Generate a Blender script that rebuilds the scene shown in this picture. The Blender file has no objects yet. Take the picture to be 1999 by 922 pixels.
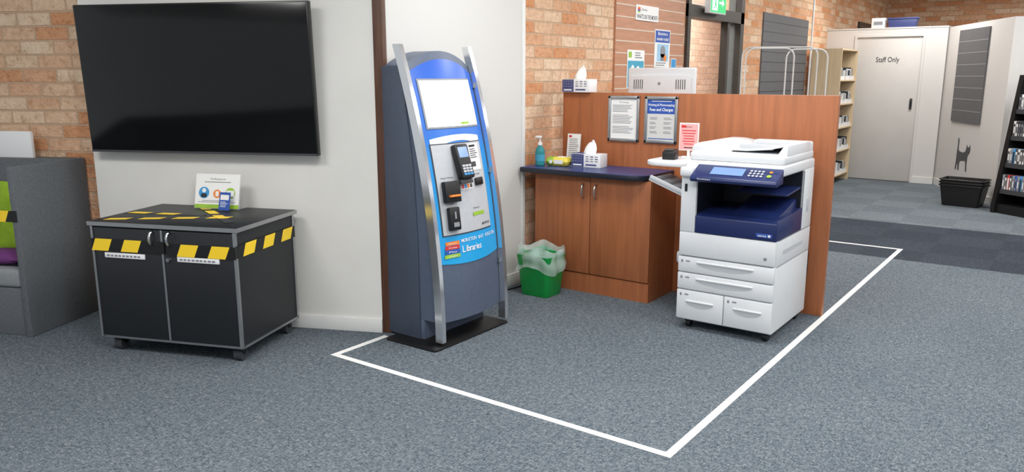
import bpy, bmesh, math, random
from mathutils import Vector, Matrix, noise as mnoise
random.seed(7)
SC=bpy.context.scene
C=SC.collection
R=math.radians
def lin(c):
    c=c/255
    return c/12.92 if c<=.04045 else ((c+.055)/1.055)**2.4
def rgb(c,k=1): return (min(1,lin(c[0])*k),min(1,lin(c[1])*k),min(1,lin(c[2])*k),1)
M={}
def mat(name,col,rough=.5,metal=0,spec=.5,noise=0,ns=20,stretch=(1,1,1),bump=0,bs=200,emit=0,alpha=1,trans=0,coat=0):
    m=bpy.data.materials.new(name); m.use_nodes=True; nt=m.node_tree; n=nt.nodes; l=nt.links
    b=n['Principled BSDF']
    b.inputs['Base Color'].default_value=rgb(col); b.inputs['Roughness'].default_value=rough
    b.inputs['Metallic'].default_value=metal; b.inputs['Specular IOR Level'].default_value=spec
    b.inputs['Alpha'].default_value=alpha; b.inputs['Transmission Weight'].default_value=trans
    b.inputs['Coat Weight'].default_value=coat
    if emit:
        b.inputs['Emission Color'].default_value=rgb(col); b.inputs['Emission Strength'].default_value=emit
    if noise or bump:
        tc=n.new('ShaderNodeTexCoord'); mp=n.new('ShaderNodeMapping'); l.new(tc.outputs['Object'],mp.inputs['Vector'])
        mp.inputs['Scale'].default_value=stretch
    if noise:
        t=n.new('ShaderNodeTexNoise'); t.inputs['Scale'].default_value=ns; t.inputs['Detail'].default_value=5
        l.new(mp.outputs[0],t.inputs['Vector'])
        r=n.new('ShaderNodeValToRGB'); r.color_ramp.elements[0].position=.3; r.color_ramp.elements[1].position=.7
        r.color_ramp.elements[0].color=rgb(col,1-noise); r.color_ramp.elements[1].color=rgb(col,1+noise)
        l.new(t.outputs['Fac'],r.inputs['Fac']); l.new(r.outputs['Color'],b.inputs['Base Color'])
    if bump:
        t2=n.new('ShaderNodeTexNoise'); t2.inputs['Scale'].default_value=bs; l.new(mp.outputs[0],t2.inputs['Vector'])
        bu=n.new('ShaderNodeBump'); bu.inputs['Strength'].default_value=bump; bu.inputs['Distance'].default_value=.003
        l.new(t2.outputs['Fac'],bu.inputs['Height']); l.new(bu.outputs['Normal'],b.inputs['Normal'])
    M[name]=m; return m

def carpet():
    m=bpy.data.materials.new('carpet'); m.use_nodes=True; nt=m.node_tree; n=nt.nodes; l=nt.links
    b=n['Principled BSDF']; b.inputs['Roughness'].default_value=.95; b.inputs['Specular IOR Level'].default_value=.1
    tc=n.new('ShaderNodeTexCoord'); sx=n.new('ShaderNodeSeparateXYZ'); l.new(tc.outputs['Object'],sx.inputs[0])
    def nz(scale,det,dist,st):
        mp=n.new('ShaderNodeMapping'); mp.inputs['Scale'].default_value=st; l.new(tc.outputs['Object'],mp.inputs['Vector'])
        t=n.new('ShaderNodeTexNoise'); t.inputs['Scale'].default_value=scale; t.inputs['Detail'].default_value=det
        t.inputs['Distortion'].default_value=dist; l.new(mp.outputs[0],t.inputs['Vector']); return t.outputs['Fac']
    def math_(op,a,b_=None,c=None):
        q=n.new('ShaderNodeMath'); q.operation=op
        for i,v in enumerate((a,b_,c)):
            if v is None: continue
            if isinstance(v,(int,float)): q.inputs[i].default_value=v
            else: l.new(v,q.inputs[i])
        return q.outputs[0]
    a=nz(46,3,1.0,(1,2.8,1)); a2=nz(46,3,1.0,(2.8,1,1)); c=nz(150,2,.5,(1,1,1)); g=nz(1.1,2,0,(1,1,1))
    s1=math_('MULTIPLY_ADD',a,.38,math_('MULTIPLY',a2,.38))
    mx=math_('MULTIPLY_ADD',c,.24,s1)
    mx=math_('MULTIPLY_ADD',g,.05,math_('SUBTRACT',mx,.025))
    def ramp(stops,src):
        r=n.new('ShaderNodeValToRGB'); e=r.color_ramp.elements
        e[0].position,e[0].color=stops[0][0],rgb(stops[0][1]); e[1].position,e[1].color=stops[-1][0],rgb(stops[-1][1])
        for p,cc in stops[1:-1]:
            q=e.new(p); q.color=rgb(cc)
        l.new(src,r.inputs['Fac']); return r
    r1=ramp([(.38,(60,68,77)),(.46,(83,92,100)),(.53,(102,110,117)),(.62,(134,139,142))],mx)
    r2=ramp([(.38,(40,45,54)),(.5,(57,63,72)),(.62,(78,84,92))],mx)
    r3=ramp([(.38,(82,91,98)),(.5,(104,112,118)),(.62,(131,137,140))],mx)
    ch=n.new('ShaderNodeTexChecker'); ch.inputs['Scale'].default_value=2.0; ch.inputs['Color1'].default_value=(.86,.86,.87,1); ch.inputs['Color2'].default_value=(1,1,1,1)
    l.new(tc.outputs['Object'],ch.inputs['Vector'])
    def mul(c1,c2):
        q=n.new('ShaderNodeMixRGB'); q.blend_type='MULTIPLY'; q.inputs[0].default_value=1; l.new(c1,q.inputs[1]); l.new(c2,q.inputs[2]); return q.outputs[0]
    def sel(f,c1,c2):
        q=n.new('ShaderNodeMixRGB'); l.new(f,q.inputs[0]); l.new(c1,q.inputs[1]); l.new(c2,q.inputs[2]); return q.outputs[0]
    def gt(v): return math_('GREATER_THAN',sx.outputs['Y'],v)
    o=sel(gt(7.07),r1.outputs[0],mul(r2.outputs[0],ch.outputs[0]))
    o=sel(gt(8.88),o,mul(r3.outputs[0],ch.outputs[0]))
    l.new(o,b.inputs['Base Color'])
    bu=n.new('ShaderNodeBump'); bu.inputs['Strength'].default_value=.4; bu.inputs['Distance'].default_value=.004
    l.new(mx,bu.inputs['Height']); l.new(bu.outputs[0],b.inputs['Normal'])
    M['carpet']=m
carpet()
def brick(name,c1,c2,mo):
    m=bpy.data.materials.new(name); m.use_nodes=True; nt=m.node_tree; n=nt.nodes; l=nt.links
    b=n['Principled BSDF']; b.inputs['Roughness'].default_value=.9; b.inputs['Specular IOR Level'].default_value=.2
    tc=n.new('ShaderNodeTexCoord'); sx=n.new('ShaderNodeSeparateXYZ'); l.new(tc.outputs['Object'],sx.inputs[0])
    cb=n.new('ShaderNodeCombineXYZ'); l.new(sx.outputs['X'],cb.inputs['X']); l.new(sx.outputs['Z'],cb.inputs['Y'])
    br=n.new('ShaderNodeTexBrick'); l.new(cb.outputs[0],br.inputs['Vector'])
    br.inputs['Scale'].default_value=1; br.inputs['Brick Width'].default_value=.24; br.inputs['Row Height'].default_value=.086
    br.inputs['Mortar Size'].default_value=.0065; br.inputs['Mortar Smooth'].default_value=.2; br.inputs['Bias'].default_value=0
    br.inputs['Color1'].default_value=rgb(c1); br.inputs['Color2'].default_value=rgb(c2); br.inputs['Mortar'].default_value=rgb(mo)
    t=n.new('ShaderNodeTexNoise'); t.inputs['Scale'].default_value=24; t.inputs['Detail'].default_value=7; t.inputs['Roughness'].default_value=.7
    l.new(tc.outputs['Object'],t.inputs['Vector'])
    rp=n.new('ShaderNodeValToRGB'); e=rp.color_ramp.elements; e[0].position=.32; e[1].position=.66
    e[0].color=(.66,.54,.46,1); e[1].color=(1.0,1.0,1.0,1); k=e.new(.46); k.color=(.88,.82,.77,1)
    l.new(t.outputs['Fac'],rp.inputs['Fac'])
    q=n.new('ShaderNodeMixRGB'); q.blend_type='MULTIPLY'; q.inputs[0].default_value=1; l.new(br.outputs['Color'],q.inputs[1]); l.new(rp.outputs['Color'],q.inputs[2])
    q2=n.new('ShaderNodeMixRGB'); l.new(br.outputs['Fac'],q2.inputs[0]); l.new(q.outputs[0],q2.inputs[1]); l.new(br.outputs['Color'],q2.inputs[2])
    l.new(q2.outputs[0],b.inputs['Base Color'])
    inv=n.new('ShaderNodeMath'); inv.operation='MULTIPLY_ADD'; inv.inputs[1].default_value=-1.0; l.new(br.outputs['Fac'],inv.inputs[0])
    l.new(t.outputs['Fac'],inv.inputs[2])
    bu=n.new('ShaderNodeBump'); bu.inputs['Strength'].default_value=.95; bu.inputs['Distance'].default_value=.022
    l.new(inv.outputs[0],bu.inputs['Height']); l.new(bu.outputs[0],b.inputs['Normal'])
    M[name]=m
brick('brick',(253,228,200),(231,166,120),(216,182,152))
brick('brick_outside',(236,224,212),(218,200,184),(200,186,174))
def gradient(name,stops):
    m=bpy.data.materials.new(name); m.use_nodes=True; nt=m.node_tree; n=nt.nodes; l=nt.links
    b=n['Principled BSDF']; b.inputs['Roughness'].default_value=.3
    tc=n.new('ShaderNodeTexCoord'); sx=n.new('ShaderNodeSeparateXYZ'); l.new(tc.outputs['Object'],sx.inputs[0])
    mr=n.new('ShaderNodeMapRange'); mr.inputs[1].default_value=.4; mr.inputs[2].default_value=1.7; l.new(sx.outputs['Z'],mr.inputs[0])
    r=n.new('ShaderNodeValToRGB'); e=r.color_ramp.elements
    e[0].position,e[0].color=stops[0][0],rgb(stops[0][1]); e[1].position,e[1].color=stops[-1][0],rgb(stops[-1][1])
    for p,cc in stops[1:-1]:
        qq=e.new(p); qq.color=rgb(cc)
    l.new(mr.outputs[0],r.inputs['Fac']); l.new(r.outputs[0],b.inputs['Base Color']); M[name]=m
gradient('kiosk_blue',[(0,(34,164,222)),(.5,(44,142,214)),(.60,(46,112,204)),(1,(46,88,190))])

mat('wall_grey',(226,224,219),.85,bump=.15,bs=120,noise=.03,ns=3)
mat('wall_white',(210,209,206),.85,bump=.1,bs=120)
mat('wall_cream',(213,210,206),.8,bump=.1,bs=100)
mat('door_cream',(205,201,196),.6,noise=.03,ns=4)
mat('skirting',(224,224,221),.6,noise=.02,ns=8)
mat('ceiling',(235,235,232),.9,bump=.1,bs=80)
mat('brown_timber',(84,52,36),.5,noise=.3,ns=10,stretch=(6,6,.5))
mat('cherry',(164,99,62),.45,noise=.15,ns=5,stretch=(7,7,.45),spec=.4)
mat('slat_wood',(186,134,104),.5,noise=.1,ns=5,stretch=(1,1,6))
mat('slat_groove',(212,194,176),.5)
mat('light_wood',(218,194,158),.5,noise=.08,ns=5,stretch=(7,7,.5))
mat('navy_top',(44,62,114),.35,noise=.25,ns=180)
mat('black_edge',(24,28,42),.4)
mat('black_lam',(27,29,33),.45,noise=.15,ns=60)
mat('alu',(176,178,180),.35,metal=.9,noise=.04,ns=20)
mat('steel',(205,206,208),.22,metal=1)
mat('chrome',(232,234,237),.15,metal=.88)
mat('black',(16,16,17),.45)
mat('tv_screen',(5,5,6),.12,spec=.4,noise=.2,ns=3)
mat('tv_bezel',(12,12,13),.3)
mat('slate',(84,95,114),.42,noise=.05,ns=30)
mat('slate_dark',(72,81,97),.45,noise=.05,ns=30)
mat('panel_grey',(190,193,198),.4,metal=.1,noise=.04,ns=30)
mat('dark_grey',(62,64,68),.5)
mat('mid_grey',(140,143,147),.5)
mat('screen_white',(240,247,252),.2,emit=1.0)
mat('screen_blue',(110,138,184),.15,emit=.35)
mat('copier_white',(222,224,226),.4,noise=.015,ns=10)
mat('copier_grey',(190,193,197),.45)
mat('copier_navy',(28,42,92),.35,noise=.06,ns=20)
mat('copier_navy_shade',(10,14,30),.5)  # darkened copy of the navy, shade of the output recess put into the colour
mat('paper',(236,236,234),.7)
mat('ink',(40,42,48),.7)
mat('decal_grey',(80,80,82),.7,noise=.05)
mat('ink_grey',(130,132,138),.7)
mat('white',(234,234,234),.5)
mat('yellow',(250,210,42),.5)
mat('tape_white',(232,232,228),.6,noise=.05,ns=30)
mat('green_bin',(18,146,64),.35,noise=.05,ns=15)
mat('liner',(228,240,236),.2,alpha=.34,bump=.5,bs=40)
mat('liner_green',(140,205,178),.3,alpha=.65,bump=.5,bs=40)
mat('tissue',(245,245,244),.8,bump=.2,bs=60)
mat('box_navy',(62,72,124),.5,noise=.1,ns=60)
mat('teal',(56,164,172),.12,trans=.35,alpha=.95)
mat('lime',(150,190,60),.35,noise=.15,ns=25)
mat('pack_yellow',(230,212,84),.4)
mat('pink',(240,168,166),.5)
mat('red',(206,50,52),.5)
mat('orange',(236,132,46),.5)
mat('sky_blue',(60,150,210),.5)
mat('pale_blue',(160,200,226),.5,noise=.1,ns=15)
mat('poster_blue',(46,84,170),.5,noise=.1,ns=15)
mat('poster_teal',(70,160,190),.5,noise=.1,ns=15)
mat('purple',(104,50,112),.85,bump=.3)
mat('green_cloth',(150,186,42),.85,bump=.3,noise=.1,ns=30)
mat('sofa_cloth',(98,102,106),.9,bump=.5,bs=350,noise=.18,ns=140)
mat('seat_cloth',(136,140,142),.9,bump=.5,bs=350,noise=.15,ns=140)
mat('exit_green',(40,190,110),.4,emit=.7)
mat('exit_white',(245,250,248),.4,emit=1.0)
mat('slat_dark',(96,96,98),.6,noise=.05,ns=20)
mat('alu_dark',(72,68,64),.4,metal=.4)
mat('glass',(220,230,230),.05,alpha=.12)
mat('clear',(235,242,245),.05,alpha=.25)
mat('wire_white',(212,212,210),.4)
mat('window_dark',(40,42,52),.2)
mat('monitor_white',(216,219,222),.45,noise=.02,ns=10)

class B:
    def __init__(s): s.bm=bmesh.new()
    def _m(s,t,mi,Mx):
        for f in t.faces: f.material_index=mi
        if Mx is not None: bmesh.ops.transform(t,matrix=Mx,verts=t.verts[:])
        me=bpy.data.meshes.new('tmp'); t.to_mesh(me); t.free(); s.bm.from_mesh(me); bpy.data.meshes.remove(me); return s
    def box(s,x0,x1,y0,y1,z0,z1,bev=0,mi=0,Mx=None,seg=2):
        t=bmesh.new(); bmesh.ops.create_cube(t,size=1)
        for v in t.verts: v.co=Vector(((x0+x1)/2+v.co.x*(x1-x0),(y0+y1)/2+v.co.y*(y1-y0),(z0+z1)/2+v.co.z*(z1-z0)))
        if bev: bmesh.ops.bevel(t,geom=t.edges[:],offset=bev,segments=seg,affect='EDGES',profile=.5,clamp_overlap=True)
        return s._m(t,mi,Mx)
    def prism(s,pts,axis,a,b,mi=0,Mx=None,bev=0,seg=2):
        f={'x':lambda p,q:(q,p[0],p[1]),'y':lambda p,q:(p[0],q,p[1]),'z':lambda p,q:(p[0],p[1],q)}[axis]
        t=bmesh.new(); A=[t.verts.new(f(p,a)) for p in pts]; D=[t.verts.new(f(p,b)) for p in pts]; n=len(pts)
        t.faces.new(A); t.faces.new(D[::-1])
        for i in range(n): t.faces.new((A[i],D[i],D[(i+1)%n],A[(i+1)%n]))
        bmesh.ops.recalc_face_normals(t,faces=t.faces[:])
        if bev: bmesh.ops.bevel(t,geom=t.edges[:],offset=bev,segments=seg,affect='EDGES',profile=.5,clamp_overlap=True)
        return s._m(t,mi,Mx)
    def loft(s,loops,mi=0,Mx=None,cap=True,closed=True):
        t=bmesh.new(); V=[[t.verts.new(p) for p in L] for L in loops]; n=len(V[0])
        for a,b in zip(V[:-1],V[1:]):
            for i in range(n if closed else n-1): t.faces.new((a[i],a[(i+1)%n],b[(i+1)%n],b[i]))
        if cap: t.faces.new(V[0]); t.faces.new(V[-1][::-1])
        return s._m(t,mi,Mx)
    def tube(s,pts,r,n=8,mi=0,closed=False,Mx=None):
        pts=[Vector(p) for p in pts]; N=len(pts); t=bmesh.new(); rings=[]; up=None
        for i,p in enumerate(pts):
            d=(pts[(i+1)%N]-pts[i-1]) if closed else (pts[min(i+1,N-1)]-pts[max(i-1,0)])
            d.normalize()
            if up is None: up=d.orthogonal().normalized()
            else:
                up=up-d*up.dot(d); up.normalize()
            w=d.cross(up); rr=r[i] if isinstance(r,(list,tuple)) else r
            rings.append([t.verts.new(p+(up*math.cos(2*math.pi*k/n)+w*math.sin(2*math.pi*k/n))*rr) for k in range(n)])
        for i in range(N if closed else N-1):
            a=rings[i]; b=rings[(i+1)%N]
            for k in range(n): t.faces.new((a[k],a[(k+1)%n],b[(k+1)%n],b[k]))
        if not closed: t.faces.new(rings[0][::-1]); t.faces.new(rings[-1])
        return s._m(t,mi,Mx)
    def lathe(s,prof,n=24,mi=0,Mx=None,sx=1,sy=1):
        loops=[[(r*sx*math.cos(2*math.pi*k/n),r*sy*math.sin(2*math.pi*k/n),z) for k in range(n)] for r,z in prof]
        return s.loft(loops,mi,Mx)
    def grid(s,f,nu,nv,mi=0,Mx=None):
        loops=[[f(i/nu,j/nv) for j in range(nv+1)] for i in range(nu+1)]
        return s.loft(loops,mi,Mx,cap=False,closed=False)
    def rect(s,Mx,x0,x1,y0,y1,mi=0,dz=0):
        t=bmesh.new(); t.faces.new([t.verts.new(p) for p in ((x0,y0,dz),(x1,y0,dz),(x1,y1,dz),(x0,y1,dz))]); return s._m(t,mi,Mx)
    def poly(s,Mx,pts,mi=0,dz=0):
        t=bmesh.new(); t.faces.new([t.verts.new((p[0],p[1],dz)) for p in pts]); return s._m(t,mi,Mx)
    def disc(s,Mx,x,y,r,mi=0,dz=0,n=18):
        return s.poly(Mx,[(x+r*math.cos(2*math.pi*k/n),y+r*math.sin(2*math.pi*k/n)) for k in range(n)],mi,dz)
    def lines(s,Mx,x0,x1,ytop,n,dy,th,mi=0,dz=0,center=False):
        for i in range(n):
            w=(x1-x0)*random.uniform(.65,1); y=ytop-i*dy
            a=(x0+x1)/2-w/2 if center else x0
            s.rect(Mx,a,a+w,y-th,y,mi,dz)
        return s
    def text(s,txt,Mx,h,w=None,mi=0,bold=0,dz=0,align='C',x=0,y=0):
        cu=bpy.data.curves.new('t','FONT'); cu.body=txt; cu.size=1; cu.offset=bold; cu.resolution_u=2
        o=bpy.data.objects.new('t',cu); C.objects.link(o)
        dg=bpy.context.evaluated_depsgraph_get(); me=bpy.data.meshes.new_from_object(o.evaluated_get(dg))
        bpy.data.objects.remove(o); bpy.data.curves.remove(cu)
        t=bmesh.new(); t.from_mesh(me); bpy.data.meshes.remove(me)
        if not t.verts: t.free(); return s
        xs=[v.co.x for v in t.verts]; a,bb=min(xs),max(xs); k=h/.72; kx=k if not w else w/(bb-a)
        for v in t.verts:
            px=(v.co.x-(a+bb)/2)*kx if align=='C' else (v.co.x-a)*kx
            v.co=Vector((px+x,(v.co.y-.36)*k+y,dz))
        return s._m(t,mi,Mx)
    def hazard(s,Mx,L,w,p=.05,yi=0,bi=1,dz=0,gap=.62,x0=.02):
        s.rect(Mx,0,L,-w/2,w/2,bi,dz); x=x0; sl=w*.45
        while x+p+sl<=L:
            s.poly(Mx,[(x,-w/2),(x+p,-w/2),(x+p+sl,w/2),(x+sl,w/2)],yi,dz+.0007); x+=p*(1+gap)
        return s
    def build(s,name,mats,parent=None,label=None,ang=35,loc=None,rz=None):
        bmesh.ops.recalc_face_normals(s.bm,faces=s.bm.faces[:])
        me=bpy.data.meshes.new(name); s.bm.to_mesh(me); s.bm.free()
        for q in (mats if isinstance(mats,(list,tuple)) else [mats]): me.materials.append(M[q])
        for p in me.polygons: p.use_smooth=True
        me.set_sharp_from_angle(angle=R(ang))
        o=bpy.data.objects.new(name,me); C.objects.link(o)
        if parent is not None: o.parent=parent
        if loc is not None: o.location=loc
        if rz is not None: o.rotation_euler=(0,0,rz)
        if label: o['label']=label
        return o
def FM(x,y,z,tilt=0,turn=0):
    return Matrix.Translation((x,y,z))@Matrix.Rotation(R(turn),4,'Z')@Matrix.Rotation(R(90-tilt),4,'X')
def rr(x0,x1,y0,y1,r,n=5):
    P=[]
    for cx,cy,a in ((x1-r,y0+r,-90),(x1-r,y1-r,0),(x0+r,y1-r,90),(x0+r,y0+r,180)):
        for k in range(n+1):
            q=R(a+90*k/n); P.append((cx+r*math.cos(q),cy+r*math.sin(q)))
    return P
def tag(o,label,cat,group=None):
    o['label']=label; o['category']=cat
    if group: o['group']=group
    return o
def thing(name,label,cat,loc=(0,0,0),rz=0,group=None):
    o=bpy.data.objects.new(name,None); C.objects.link(o); o.location=loc; o.rotation_euler=(0,0,rz); o.empty_display_size=.1
    return tag(o,label,cat,group)
def struct(o): o['kind']='structure'; return o
def copy_tree(o,parent=None):
    c=o.copy(); C.objects.link(c)
    if parent is not None: c.parent=parent
    for ch in list(o.children): copy_tree(ch,c)
    return c

# ------------------------------------------------------------------ setting
struct(B().box(-7,5,-2,17,-.1,0).build('floor','carpet'))
struct(B().box(-7,5,-2,17,3.0,3.1).build('ceiling','ceiling'))
C0=Vector((-3.24,3.18,0)); WR=R(24.9)
def WL(x,y,z=0): return (C0.x+x*math.cos(WR)-y*math.sin(WR),C0.y+x*math.sin(WR)+y*math.cos(WR),z)
WX=-1.875
struct(B().box(WX,-.028,0,.06,0,3).build('wall_left','wall_grey',loc=C0,rz=WR))
struct(B().box(WX,-.028,-.014,0,0,.085,bev=.003).build('baseboard_left','skirting',loc=C0,rz=WR))
struct(B().box(-5,-.3,.1,.3,0,3).build('wall_left_brick','brick',loc=C0,rz=WR))
struct(B().box(-.028,.028,-.004,.06,0,3,bev=.003).build('trim_1','brown_timber',loc=C0,rz=WR))
struct(B().box(-3.45,-3.285,3.25,4.62,0,3).build('wall_corner','wall_white'))
struct(B().box(-3.285,-3.270,3.27,4.62,0,.09,bev=.003).build('baseboard_corner','skirting'))
struct(B().box(-3.31,-3.275,4.62,4.655,0,3,bev=.003).build('trim_2','skirting'))
struct(B().box(4.65,7.4,0,.2,0,3).build('wall_middle','brick',loc=(-3.3,0,0),rz=R(90)))
struct(B().box(7.4,8.93,0,.2,2.55,3).build('wall_header','brick',loc=(-3.3,0,0),rz=R(90)))
struct(B().box(8.93,16.5,0,.2,0,3).build('wall_far','brick',loc=(-3.3,0,0),rz=R(90)))
struct(B().box(-3.5,5,0,.2,0,3).build('wall_back','brick',loc=(0,16.5,0)))
struct(B().box(5,14,0,.2,0,3).build('wall_outside','brick_outside',loc=(-4.9,0,0),rz=R(90)))
# entry door
d=struct(B().box(7.4,7.47,-.03,.12,0,2.55).box(8.83,8.93,-.03,.12,0,2.55).box(7.4,8.93,-.03,.12,2.08,2.2).box(7.4,8.93,-.03,.12,2.48,2.55).box(8.52,8.58,.0,.08,0,2.08).build('door_1','alu_dark',loc=(-3.3,0,0),rz=R(90)))
B().box(8.58,8.83,.03,.04,.02,2.08).build('pane','glass',d)
B().box(7.47,8.83,.03,.04,2.2,2.48).build('pane','glass',d)
# staff block
sb=B().box(-3.3,-2.9,12.5,12.6,0,2.17).box(-1.97,-1.70,12.5,12.6,0,2.17).box(-2.9,-1.97,12.5,12.6,2.08,2.17).box(-3.3,-1.70,12.5,14.6,2.165,2.19)
struct(sb.build('wall_staff','wall_cream'))
struct(B().box(-1.97,-1.70,12.485,12.5,0,.09).build('baseboard_staff','skirting'))
d=struct(B().box(-2.88,-1.99,12.51,12.55,.01,2.06,bev=.002).build('door_2','door_cream'))
B().box(-2.9,-2.87,12.485,12.52,0,2.09).box(-2.0,-1.97,12.485,12.52,0,2.09).box(-2.87,-2.0,12.485,12.52,2.06,2.09).build('door_frame','wall_cream',d)
B().prism(rr(-2.10,-2.065,1.04,1.20,.016),'y',12.495,12.51,bev=.003).prism(rr(-2.092,-2.073,1.08,1.16,.009),'y',12.490,12.497,mi=1).build('door_handle',['dark_grey','black'],d)
B().text('Staff Only',FM(-2.44,12.508,1.745),.075,.31,bold=.005).build('lettering','ink',d)
RW=R(-63.6); RO=(-1.72,12.6,0)
struct(B().box(0,2.06,0,.1,0,2.17).build('wall_right','wall_cream',loc=RO,rz=RW))
struct(B().box(0,2.0,-.012,0,0,.09).build('baseboard_right','skirting',loc=RO,rz=RW))
struct(B().box(-.78,4.5,10.78,10.88,0,2.17).build('wall_right_end','wall_white'))
w=struct(B().box(14.3,15.15,-.03,.02,1.95,2.4).build('window_1','alu_dark',loc=(-3.3,0,0),rz=R(90)))
B().box(14.36,15.09,-.036,-.03,2.0,2.35).build('pane','window_dark',w)
# floor tape
t=.018
tp=B().box(-3.2-t,-3.2+t,2.737-t,3.13,.0004,.002).box(-3.2+t,-1.215+t,2.737-t,2.737+t,.0004,.002).box(-1.215-t,-1.215+t,2.737+t,7.505+t,.0004,.002).box(-2.7,-1.215-t,7.505-t,7.505+t,.0004,.002)
tag(tp.build('floor_tape','tape_white'),'white tape outline stuck on the carpet around the kiosk and copier','tape')

# ------------------------------------------------------------------ television
tv=thing('television','large black wall mounted television above the taped cabinet','television',WL(-1.087,0,1.058),WR)
tv.rotation_euler=(R(2.6),0,WR)
B().box(-.733,.733,-.075,-.035,0,.855,bev=.006).build('casing','tv_bezel',tv)
B().box(-.722,.722,-.0775,-.074,.018,.845,bev=.001).build('screen','tv_screen',tv)
B().box(-.3,.3,-.037,.0,.12,.34).build('wall_bracket','black',tv)
B().box(-.73,.73,-.079,-.073,.002,.014).build('bottom_trim','dark_grey',tv)
# ------------------------------------------------------------------ storage cabinet
cab=thing('storage_cabinet','black two door cabinet on castors wrapped in yellow and black tape','cabinet',(-3.985,2.455,0),R(22))
B().box(-.435,.435,-.28,.285,.095,.715).build('body','black_lam',cab)
B().box(-.45,.45,-.30,.30,.715,.74,bev=.003).build('top','black_lam',cab)
B().box(-.456,.456,-.306,-.298,.717,.738).box(-.456,.456,.298,.304,.717,.738).box(-.456,-.448,-.298,.298,.717,.738).box(.448,.456,-.298,.298,.717,.738).build('top_edging','alu',cab)
for sx in (-1,1):
    for y in ((-.302,-.284),(.272,.29)):
        B().box(min(sx*.44,sx*.426),max(sx*.44,sx*.426),y[0],y[1],.09,.715).build('edge_trim','alu',cab)
B().box(-.44,.44,-.29,-.275,.085,.098).box(.425,.44,-.29,.29,.085,.098).box(-.44,-.425,-.29,.29,.085,.098).box(-.44,.44,.275,.29,.085,.098).build('bottom_trim','alu',cab)
for sx in (-1,1):
    x0,x1=(-.424,-.004) if sx<0 else (.004,.424)
    dr=B().box(x0,x1,-.298,-.281,.102,.708,bev=.002).build('door','black_lam',cab)
    hx=sx*.052
    B().tube([(hx,-.298,.63),(hx,-.322,.637),(hx,-.33,.655),(hx,-.33,.675),(hx,-.322,.693),(hx,-.298,.70)],.007).build('handle','steel',dr)
    cx=-.235 if sx<0 else .215
    lb=B().box(cx-.125,cx+.125,-.305,-.298,.545,.572,bev=.001); Mx=FM(cx,-.3055,.5585)
    for k in range(9): lb.rect(Mx,-.11+k*.024,-.095+k*.024+random.uniform(0,.005),-.006,.004,1)
    lb.build('label_strip',['white','ink_grey'],dr)
    if sx>0: B().tube([(.03,-.298,.55),(.03,-.306,.55)],.011,14).build('lock','steel',dr)
B().box(-.006,.006,-.3,-.29,.102,.708).build('centre_trim','alu',cab)
for sx in (-1,1):
    for sy in (-1,1):
        x,y=sx*.375,sy*.235
        cs=B().prism([(y-.03,.095),(y+.03,.095),(y+.035,.045),(y+.01,.03),(y-.02,.06)],'x',x-.026,x+.026,bev=.004).build('castor','black',cab)
        B().tube([(x-.022,y+.008,.036),(x+.022,y+.008,.036)],.035,18).build('wheel','dark_grey',cs)
B().hazard(FM(-.44,-.3045,.614),.455,.066,.105,gap=.75,x0=0).build('front_tape',['yellow','black'],cab)
B().hazard(FM(.03,-.3052,.607),.41,.066,.105,gap=.75,x0=.06).build('front_tape',['yellow','black'],cab)
B().hazard(Matrix.Translation((.4405,-.3,.612))@Matrix.Rotation(R(90),4,'Z')@Matrix.Rotation(R(90),4,'X'),.595,.066,.105,gap=.8,x0=.06).build('side_tape',['yellow','black'],cab)
for (x,y,a,L,dz) in ((-.42,-.24,18,.84,.7406),(-.16,.27,-42,.66,.7420),(-.44,-.02,2,.5,.7413)):
    B().hazard(Matrix.Translation((x,y,dz))@Matrix.Rotation(R(a),4,'Z'),L,.05,.12,gap=.5).build('top_tape',['yellow','black'],cab)
def CL(x,y,z=0,o=cab):
    a=o.rotation_euler.z; return (o.location.x+x*math.cos(a)-y*math.sin(a),o.location.y+x*math.sin(a)+y*math.cos(a),z)
sg=thing('display_sign','white information sign with round picture icons standing on the taped cabinet','sign',CL(.0,.21,.7435),R(24))
B().prism([(-.02,0),(.07,0),(.07,.003),(-.014,.003),(.035,.2),(.032,.2)],'x',-.145,.145).build('acrylic_stand','clear',sg)
tl=14; Mx=FM(0,-.0205,.004,tl)
pp=B().rect(Mx,-.142,.142,0,.2,0).rect(Mx,-.142,.142,0,.022,1,.0006)
pp.text('Wellbeing hub',Mx,.012,.1,2,dz=.0008,x=.0,y=.172).lines(Mx,-.1,.1,.155,1,.01,.004,2,.0008,True)
pp.disc(Mx,-.085,.09,.034,3,.0008).disc(Mx,-.085,.103,.013,0,.0012).rect(Mx,-.103,-.067,.062,.085,4,.0012)
pp.disc(Mx,.0,.085,.025,5,.0008).rect(Mx,-.01,.01,.07,.10,0,.0012).disc(Mx,.085,.09,.032,6,.0008).rect(Mx,.06,.11,.07,.105,0,.0012)
pp.lines(Mx,-.12,.12,.045,2,.008,.003,2,.0008,True)
pp.build('poster',['paper','lime','ink_grey','sky_blue','ink','orange','lime'],sg)
bk=thing('booklet','small blue booklet leaning on the white sign on the cabinet','booklet',CL(.075,.15,.7435),R(20))
Mx=FM(0,0,0.001,16)
B().box(-.035,.035,0,.105,-.004,0,Mx=Mx).build('cover','poster_blue',bk)
B().rect(Mx,-.028,.028,.06,.09,0,.0006).lines(Mx,-.026,.026,.05,4,.009,.003,0,.0006).build('lettering','white',bk)
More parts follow.
